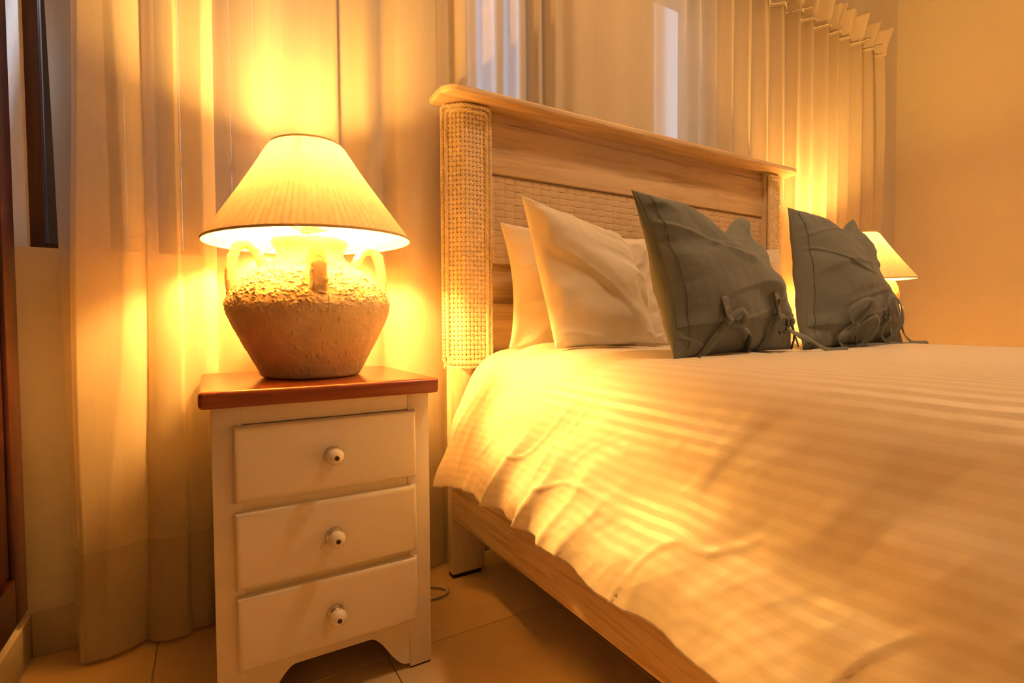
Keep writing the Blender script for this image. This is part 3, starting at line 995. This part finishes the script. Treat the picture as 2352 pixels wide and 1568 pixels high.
def bow(parent, pil, loops, tails, knot):
    """one cloth tie: knot, loops and tails, all laid out in the cushion's own (u, v, lift) coordinates"""
    def pt(c):
        u, v, o = c
        uc, vc = min(max(u, 0.0), 1.0), min(max(v, 0.0), 1.0)
        p = pil.mid(np.array(u), np.array(v)) + (pil.hgt(np.array(uc), np.array(vc)) + o) * pil.n
        p[2] = max(p[2], 0.7235 + 0.001)
        return p
    ms = []
    for path in loops + tails:
        P = spline([pt(c) for c in path], 34)
        n = np.linspace(0, 1, 34)
        tw = noise(n * 3, path[0][0] * 7 + path[-1][1] * 5, seed=7)
        fc = pil.n[None] + 0.8 * tw[:, None] * pil.ex[None] + 0.3 * np.array([0, 0, 1.0])[None]
        w = 0.019 * (0.75 + 0.25 * np.sin(n * math.pi))
        ms.append(ribbon_mesh('tie', P, w, fc, 0.0011))
    kc = pt(knot)
    bm = bmesh.new()
    bmesh.ops.create_icosphere(bm, subdivisions=3, radius=1.0)
    for v in bm.verts:
        d = np.array(v.co)
        r = 0.0125 * (1 + 0.18 * float(noise(d[0] * 3, d[1] * 3, d[2] * 3, seed=9)))
        v.co = kc + (d[0] * 1.15 * pil.ex + d[2] * pil.ey * 1.0 + d[1] * 0.8 * pil.n) * r
    kme = bpy.data.meshes.new('knot'); bm.to_mesh(kme); bm.free()
    t = link('tie', join_mesh('tie', ms), M['linen'], parent, smooth=True)
    link('knot', kme, M['linen'], t, smooth=True)

def grey_cushion(label, bows, vf, **kw):
    p = Pillow(**kw)
    base = (p.c[0] + p.c[1]) / 2
    root = empty('cushion', base, label, 'cushion', 'grey linen cushions')
    link('cushion_body', p.mesh('cushion_body', 150), M['linen'], root, smooth=True)
    # over-lapping flap ending in a free edge above the ties
    U, V = np.meshgrid(np.linspace(0.012, 0.988, 160), vf + (0.985 - vf) * np.linspace(0, 1, 140), indexing='ij')
    ed = np.minimum(np.minimum(U, 1 - U) * 12, (1 - V) * 12)
    off = 0.0075 * np.clip(ed, 0.08, 1)
    lipw = 0.003 * noise(U * 9, 0, seed=3)
    Vw = V + 0.02 * noise(U * 3, 0.3, seed=5 + int(kw['seed'])) * (1 - (V - vf) / (1 - vf))
    A = p.front(U, Vw, off)
    B = p.front(U, Vw, off * 0.1)
    rim = np.concatenate([A, B[:, :1]], 1) if False else A
    # fold the free lower edge back under
    lip = p.front(U[:, 0], Vw[:, 0], np.full(160, 0.0003) + 0 * lipw[:, 0])
    P = np.concatenate([lip[:, None], A], 1)
    link('flap', grid_mesh('flap', P), M['linen'], root, smooth=60)
    # stitched seam down the near side
    vv = np.linspace(0.04, 0.95, 60)
    sm = p.front(np.full(60, 0.045) + 0.004 * np.sin(vv * 9), vv, 0.0062)
    link('seam', tube_mesh('seam', sm, 0.0006, 5), M['seam'], root, smooth=True)
    for b in bows:
        bow(root, p, *b)
    return p
bows1 = [
    ([[(0.42, 0.21, 0.012), (0.38, 0.25, 0.02), (0.395, 0.32, 0.016), (0.42, 0.24, 0.012)], [(0.42, 0.21, 0.012), (0.47, 0.24, 0.022), (0.475, 0.17, 0.022), (0.43, 0.18, 0.014)]],
     [[(0.42, 0.20, 0.012), (0.35, 0.12, 0.016), (0.30, 0.02, 0.014), (0.22, -0.06, 0.03)], [(0.42, 0.20, 0.012), (0.52, 0.12, 0.022), (0.60, 0.04, 0.022), (0.62, -0.09, 0.06)]],
     (0.42, 0.205, 0.012)),
    ([[(0.74, 0.22, 0.012), (0.70, 0.30, 0.018), (0.74, 0.33, 0.018), (0.75, 0.22, 0.012)], [(0.745, 0.22, 0.012), (0.79, 0.20, 0.022), (0.80, 0.12, 0.022), (0.765, 0.12, 0.016)]],
     [[(0.745, 0.20, 0.012), (0.71, 0.11, 0.012), (0.69, 0.01, 0.012), (0.66, -0.05, 0.02)], [(0.745, 0.20, 0.012), (0.84, 0.12, 0.03), (0.98, 0.08, 0.05), (1.08, -0.01, 0.08), (1.16, -0.08, 0.11)]],
     (0.745, 0.21, 0.012)),
    ([[(0.97, 0.23, 0.010), (1.02, 0.30, 0.02), (1.06, 0.27, 0.02), (1.06, 0.14, 0.02), (1.04, 0.05, 0.02)], [(0.97, 0.22, 0.010), (0.99, 0.27, 0.018), (1.02, 0.24, 0.02), (0.98, 0.20, 0.012)]],
     [[(0.97, 0.21, 0.010), (1.08, 0.14, 0.02), (1.18, 0.07, 0.03), (1.22, -0.03, 0.04)], [(0.97, 0.21, 0.010), (0.985, 0.12, 0.012), (0.97, 0.02, 0.012)]],
     (0.97, 0.215, 0.010)),
]
def remap(bows, xp, fp, dv):
    m1 = lambda c: (float(np.interp(c[0], xp, fp)), c[1] - dv, c[2])
    return [([[m1(c) for c in p] for p in L], [[m1(c) for c in p] for p in T_], m1(k)) for L, T_, k in bows]
bows1 = remap(bows1, [0.22, 0.42, 0.62, 0.745, 0.97, 1.22], [0.06, 0.22, 0.50, 0.63, 0.93, 1.18], 0.045)
gp1 = grey_cushion('grey linen cushion with tied lower edge, propped in the middle of the bed', bows1, 0.165,
                   BL=(0.850, 0.77, 0.722), BR=(1.490, 0.90, 0.722), TL=(0.850, 0.90, 1.112), TR=(1.415, 1.015, 1.128), thick=0.088, chop=0.085, seed=131, pull=0.035, wr=0.010, ang=-0.35, power=0.55, sag=0.4)
bows2 = [
    ([[(0.42, 0.18, 0.012), (0.37, 0.26, 0.02), (0.47, 0.33, 0.024), (0.52, 0.30, 0.026), (0.44, 0.19, 0.012)], [(0.44, 0.18, 0.012), (0.55, 0.22, 0.03), (0.58, 0.14, 0.034), (0.54, 0.04, 0.03), (0.46, 0.10, 0.016)],
      [(0.42, 0.18, 0.012), (0.36, 0.10, 0.016), (0.42, 0.02, 0.024), (0.56, -0.02, 0.04)]],
     [[(0.43, 0.17, 0.012), (0.40, 0.06, 0.02), (0.55, 0.0, 0.04), (0.75, 0.01, 0.05), (0.90, 0.02, 0.05)]],
     (0.43, 0.18, 0.010)),
    ([[(0.80, 0.22, 0.012), (0.76, 0.30, 0.02), (0.83, 0.37, 0.02), (0.90, 0.30, 0.024), (0.88, 0.16, 0.024), (0.80, 0.05, 0.02)]],
     [[(0.80, 0.21, 0.012), (0.84, 0.10, 0.02), (0.80, 0.0, 0.03)], [(0.80, 0.21, 0.012), (0.78, 0.10, 0.012), (0.86, 0.0, 0.05), (1.0, -0.03, 0.07)]],
     (0.80, 0.215, 0.010)),
    ([[(0.985, 0.26, 0.008), (1.0, 0.38, 0.014), (1.07, 0.40, 0.018), (1.08, 0.30, 0.02), (1.0, 0.24, 0.01)]],
     [[(0.985, 0.25, 0.008), (1.05, 0.20, 0.014), (1.03, 0.10, 0.014), (1.08, 0.02, 0.02), (1.20, 0.00, 0.03)], [(0.985, 0.25, 0.008), (1.06, 0.14, 0.016), (1.08, 0.03, 0.02)]],
     (0.985, 0.25, 0.008)),
]
bows2 = remap(bows2, [0.36, 0.43, 0.58, 0.80, 0.985, 1.20], [0.20, 0.30, 0.44, 0.62, 0.93, 1.15], 0.06)
gp2 = grey_cushion('grey linen cushion with tied lower edge, beside the far table lamp', bows2, 0.13,
                   BL=(1.555, 0.905, 0.718), BR=(2.240, 0.925, 0.718), TL=(1.680, 1.035, 1.188), TR=(2.100, 1.035, 1.190), thick=0.088, chop=0.075, seed=147, pull=0.03, wr=0.010, ang=-0.3, power=0.55, sag=0.4)

# ------------------------------------------------------------------ nightstand
NX0, NX1, NY0, NY1 = -0.002, 0.440, 1.140, 1.535
SLAB0, SLAB1 = 0.645, 0.679
ns = empty('nightstand', ((NX0 + NX1) / 2, 1.33, 0), 'white three-drawer nightstand with a red-brown wooden top, left of the bed', 'nightstand', 'nightstands')
box_obj('tabletop', (-0.022, 0.457, 1.110, 1.557, SLAB0, SLAB1), M['slab'], ns, 0.009, 4)
bm = bmesh.new()
add_box(bm, NX0, NX0 + 0.016, NY0 + 0.016, NY1, 0.0, SLAB0)
add_box(bm, NX1 - 0.016, NX1, NY0 + 0.016, NY1, 0.0, SLAB0)
add_box(bm, NX0 + 0.016, NX1 - 0.016, NY1 - 0.01, NY1, 0.05, SLAB0)
add_box(bm, NX0 + 0.016, NX1 - 0.016, NY0 + 0.016, NY1 - 0.01, 0.10, 0.115)
# face frame between the stiles
add_box(bm, NX0 + 0.052, NX1 - 0.052, NY0 + 0.001, NY0 + 0.018, 0.608, SLAB0)
add_box(bm, NX0 + 0.052, NX1 - 0.052, NY0 + 0.004, NY0 + 0.018, 0.43, 0.459)
add_box(bm, NX0 + 0.052, NX1 - 0.052, NY0 + 0.004, NY0 + 0.018, 0.262, 0.287)
add_box(bm, NX0 + 0.052, NX1 - 0.052, NY0 + 0.012, NY0 + 0.018, 0.10, 0.62)
link('body', bm_mesh(bm), M['white_paint'], ns)
for x0, x1 in ((NX0, NX0 + 0.052), (NX1 - 0.052, NX1)):
    lg = box_obj('leg', (x0, x1, NY0, NY0 + 0.022, 0.004, SLAB0), M['white_paint'], ns, 0.002, 2)
    bm = bmesh.new(); add_box(bm, x0 + 0.002, x1 - 0.002, NY0 + 0.002, NY0 + 0.03, 0, 0.004)
    link('foot_pad', bm_mesh(bm), M['black'], lg)
# apron with curved brackets
xa0, xa1 = NX0 + 0.052, NX1 - 0.052
top = 0.125
cut = []
for t in np.linspace(0, 1, 14):
    x = xa0 + 0.004 + 0.085 * t
    z = 0.012 + 0.084 * (0.5 - 0.5 * math.cos(math.pi * t)) * (0.75 + 0.25 * t)
    cut.append((x, z))
poly = [(xa0, top), (xa0, 0.012)] + cut + [(SXM, z) for SXM, z in [(xa0 + xa1 - x, z) for x, z in cut[::-1]]] + [(xa1, 0.012), (xa1, top)]
bm = bmesh.new()
prism(bm, poly, 'y', NY0 + 0.003, NY0 + 0.018)
link('apron', bm_mesh(bm), M['white_paint'], ns)
for zc, z0, z1 in ((0.530, 0.4545, 0.606), (0.3575, 0.2815, 0.4345), (0.192, 0.118, 0.2665)):
    bm = bmesh.new()
    add_box(bm, 0.034, 0.404, NY0 - 0.016, NY0 + 0.010, z0, z1)
    es = [e for e in bm.edges if all(v.co.y < NY0 - 0.01 for v in e.verts)]
    bmesh.ops.bevel(bm, geom=es, offset=0.011, segments=5, profile=0.55, affect='EDGES')
    d = link('drawer', bm_mesh(bm), M['white_paint'], ns, smooth=50)
    kx, kz, ky = 0.219, zc, NY0 - 0.016
    def knob_lathe(prof, seg=32):
        me = lathe('knob', prof, 0, 0, seg)
        me.transform(Matrix.Translation((kx, ky, kz)) @ Matrix.Rotation(math.radians(90), 4, 'X'))
        return me
    link('knob_base', knob_lathe([(0, 0), (0.0165, 0), (0.0172, 0.002), (0.0165, 0.005), (0.0105, 0.0065), (0.0095, 0.012), (0.009, 0.014)]), M['metal'], d, smooth=45)
    ball = [(0.0175 * math.sin(a), 0.0265 - 0.0150 * math.cos(a)) for a in np.linspace(0.15, math.pi - 0.02, 18)]
    link('knob', knob_lathe(ball), M['porcelain'], d, smooth=True)
    link('screw', knob_lathe([(0.0048, 0.0408), (0.0048, 0.0424), (0.003, 0.0428), (0.0028, 0.0418), (0.0001, 0.0416)], 16), M['dark_metal'], d, smooth=40)

# ------------------------------------------------------------------ table lamp
LX, LY, LZ = 0.217, 1.345, SLAB1
lamp = empty('table_lamp', (LX, LY, LZ), 'large rough cream pot lamp with lit pleated shade, on the near nightstand', 'lamp', 'table lamps')
prof_pts = spline([(0.104, 0.6795), (0.113, 0.684), (0.121, 0.700), (0.139, 0.735), (0.160, 0.775), (0.178, 0.813), (0.1865, 0.842), (0.184, 0.862), (0.170, 0.888), (0.146, 0.914),
                   (0.112, 0.940), (0.086, 0.956), (0.076, 0.970), (0.077, 0.983), (0.085, 0.995), (0.0875, 1.003), (0.084, 1.010), (0.074, 1.012), (0.066, 1.004), (0.064, 0.985)], 380)
def stucco(P, th):
    out = P.copy()
    nx_, ny_, nz_ = P[..., 0] - LX, P[..., 1] - LY, P[..., 2]
    r = np.sqrt(nx_ ** 2 + ny_ ** 2) + 1e-9
    up_ = sstep(0.815, 0.865, nz_ + 0.02 * noise(nx_ * 14, ny_ * 14, nz_ * 14, 5)) * (1 - 0.75 * sstep(0.955, 0.975, nz_))
    n1_ = noise(nx_ * 190, ny_ * 190, nz_ * 210, 61)
    n2_ = noise(nx_ * 330, ny_ * 330, nz_ * 330, 62)
    dens = noise(nx_ * 22, ny_ * 22, nz_ * 22, 63)
    speck = np.clip((n1_ * 0.75 + n2_ * 0.45 + dens * 0.45 - 0.26) * 3.2, 0, 1)
    big = np.clip(noise(nx_ * 90, ny_ * 90, nz_ * 260, 64) - 0.42, 0, 1) * 2
    low = 0.0010 * fbm(nx_ * 25, ny_ * 25, nz_ * 40, 65) + 0.0012 * np.clip(noise(nx_ * 130, ny_ * 130, nz_ * 60, 66) - 0.52, 0, 1) * 3
    d = low + up_ * (0.0024 * speck + 0.0020 * big)
    out[..., 0] += nx_ / r * d
    out[..., 1] += ny_ / r * d
    out[..., 2] += d * 0.6 * up_
    return out
pot_me = lathe('pot', prof_pts, LX, LY, 900, stucco)
bm = bmesh.new(); bm.from_mesh(pot_me)
bmesh.ops.holes_fill(bm, edges=[e for e in bm.edges if e.is_boundary and e.verts[0].co.z < 0.70], sides=1000)
bm.to_mesh(pot_me); bm.free()
pot = link('pot', pot_me, M['stucco'], lamp, smooth=True)
for ang in (-94, -4, 86, 176):
    a = math.radians(ang)
    dr = np.array([math.cos(a), math.sin(a), 0]); sdv = np.array([-math.sin(a), math.cos(a), 0])
    hp_ = spline([(0.100, 0.935), (0.112, 0.962), (0.122, 0.982), (0.138, 0.993), (0.156, 0.986), (0.167, 0.962), (0.172, 0.930), (0.172, 0.900), (0.168, 0.875)], 60)
    path = np.array([LX, LY, 0]) + hp_[:, :1] * dr + np.concatenate([np.zeros((60, 2)), hp_[:, 1:]], 1)
    t = np.linspace(0, 1, 60)
    wd = 0.0165 * (1 + 0.25 * np.abs(t - 0.45) ** 1.5 * 2)
    tk = 0.0105 * (1 + 0.20 * np.abs(t - 0.45) ** 1.5 * 2)
    Tn = np.gradient(path, axis=0); Tn /= np.linalg.norm(Tn, axis=1)[:, None]
    Nn = np.cross(sdv[None], Tn)
    aa = np.linspace(0, 2 * math.pi, 28, endpoint=False)
    ce = np.sign(np.cos(aa)) * np.abs(np.cos(aa)) ** 0.7; se = np.sign(np.sin(aa)) * np.abs(np.sin(aa)) ** 0.7
    P = path[:, None] + wd[:, None, None] * ce[None, :, None] * sdv[None, None] + tk[:, None, None] * se[None, :, None] * Nn[:, None]
    rough = 0.0016 * np.clip(noise(P[..., 0] * 170, P[..., 1] * 170, P[..., 2] * 150, 71) - 0.15, 0, 1) * 2.2 + 0.0006 * noise(P[..., 0] * 60, P[..., 1] * 60, P[..., 2] * 60, 72)
    rough += 0.004 * sstep(0.86, 1.0, t)[:, None] * np.clip(noise(P[..., 0] * 110, P[..., 1] * 110, P[..., 2] * 150, 73), 0, 1)
    P = P + rough[..., None] * (ce[None, :, None] * sdv[None, None] + se[None, :, None] * Nn[:, None])
    link('handle', grid_mesh('handle', P, closed_v=True), M['stucco'], lamp, smooth=True)
# shade (sits a little tilted)
SC = Vector((LX + 0.004, LY, 1.012))
TILT = Matrix.Translation(SC) @ Euler((0, math.radians(-2.0), 0)).to_matrix().to_4x4() @ Matrix.Translation(-SC)
def tilt(me):
    me.transform(TILT)
    return me
R0, R1, H0, H1 = 0.236, 0.079, 1.006, 1.236
sp = spline([(R0, H0), (0.196, 1.064), (0.155, 1.124), (0.121, 1.176), (0.099, 1.212), (0.088, 1.229), (R1, H1)], 40)
NP = 96
def pleat(P, th):
    ph = th * NP
    out = P.copy()
    nx_, ny_ = P[..., 0] - SC.x, P[..., 1] - SC.y
    r = np.sqrt(nx_ ** 2 + ny_ ** 2)
    d = 0.0026 * (r / R0)[...] * (2 * np.abs(((ph / (2 * math.pi)) % 1) - 0.5) - 0.5)[None] * (1 + 0.5 * noise(th[None] * 6, r * 10, seed=81))
    out[..., 0] += nx_ / r * d
    out[..., 1] += ny_ / r * d
    return out
outer_s = lathe('shade', sp, SC.x, SC.y, NP * 6, pleat)
inn = sp.copy()[::-1]; inn[:, 0] -= 0.004
inner_s = lathe('shade_lining', inn, SC.x, SC.y, 96)
sh = link('lamp_shade', tilt(outer_s), M['shade'], lamp, smooth=True)
def ring(r, z, rad, seg=96):
    a = np.linspace(0, 2 * math.pi, seg, endpoint=False)
    b = np.linspace(0, 2 * math.pi, 8, endpoint=False)
    P = np.zeros((seg, 8, 3))
    P[..., 0] = SC.x + (r + rad * np.cos(b)[None]) * np.cos(a)[:, None]
    P[..., 1] = SC.y + (r + rad * np.cos(b)[None]) * np.sin(a)[:, None]
    P[..., 2] = z + rad * 1.6 * np.sin(b)[None]
    return grid_mesh('ring', P, True, True)
link('edge_trim', tilt(ring(R0, H0, 0.0019)), M['trim'], sh, smooth=True)
link('edge_trim', tilt(ring(R1, H1, 0.0024)), M['trim'], sh, smooth=True)
# fitting: socket, carrier frame, bulb
fit = link('socket', lathe('socket', [(0.0, 0.985), (0.030, 0.985), (0.030, 0.992), (0.012, 0.997), (0.012, 1.022), (0.021, 1.026), (0.021, 1.100), (0.016, 1.104), (0.0, 1.104)], LX, LY, 24), M['brass'], lamp, smooth=40)
hexa = []
for k in range(7):
    a = math.radians(60 * k + 8)
    hexa.append((LX + 0.034 * math.cos(a), LY + 0.034 * math.sin(a), 1.036))
ms = [tube_mesh('wire', np.array([hexa[k], hexa[k + 1]]), 0.0018, 6) for k in range(6)]
for k in (0, 1, 3, 4):
    h = np.array(hexa[k]); ax = np.array([LX, LY, 0])
    o1 = ax + (h - ax) * [1.8, 1.8, 0] + [0, 0, 1.062]
    tp = ax + (h - ax) * [R1 / 0.034 * 0.99, R1 / 0.034 * 0.99, 0] + [0, 0, 1.232]
    ms.append(tube_mesh('wire', spline([h, o1, o1 * 0.5 + tp * 0.5 + [0, 0, 0.02], tp], 16), 0.0017, 6))
for k in (0, 2, 4):
    ms.append(tube_mesh('wire', np.array([hexa[k], (LX, LY, 1.036)]), 0.0018, 6))
link('shade_carrier', join_mesh('carrier', ms), M['brass'], lamp, smooth=True)
bulb_prof = [(0.0135, 1.104), (0.0145, 1.118), (0.020, 1.133), (0.027, 1.150), (0.030, 1.168), (0.028, 1.184), (0.020, 1.196), (0.008, 1.202), (0.0005, 1.2025)]
link('bulb', lathe('bulb', bulb_prof, LX, LY, 20), M['bulb'], lamp, smooth=True)
# cord: out of the pot's back, down behind the nightstand, along the floor
cord = spline([(LX, LY + 0.110, 0.690), (LX + 0.03, LY + 0.16, 0.686), (LX + 0.06, 1.5595, 0.684), (LX + 0.08, 1.562, 0.60), (0.33, 1.55, 0.25), (0.42, 1.53, 0.02), (0.50, 1.50, 0.006), (0.575, 1.455, 0.006), (0.600, 1.42, 0.006), (0.575, 1.395, 0.006), (0.52, 1.40, 0.006), (0.44, 1.43, 0.006), (0.30, 1.44, 0.006)], 150)
cord_o = link('cord', tube_mesh('cord', cord, 0.0042, 8), M['cable'], lamp, smooth=True)

# the far bedside: same nightstand and lamp again
ns2 = copy_tree(ns)
ns2.location = (ns.location.x + 2.575, ns.location.y, 0)
ns2['label'] = 'second white nightstand under the far lamp, hidden behind the bed'
lamp2 = copy_tree(lamp)
lamp2.location = (LX + 2.555, LY, LZ)
lamp2['label'] = 'far table lamp, its lit shade peeking out behind the grey cushion'
for ch in list(lamp2.children):
    if ch.name.startswith('cord'):
        bpy.data.objects.remove(ch)
bpy.context.view_layer.update()
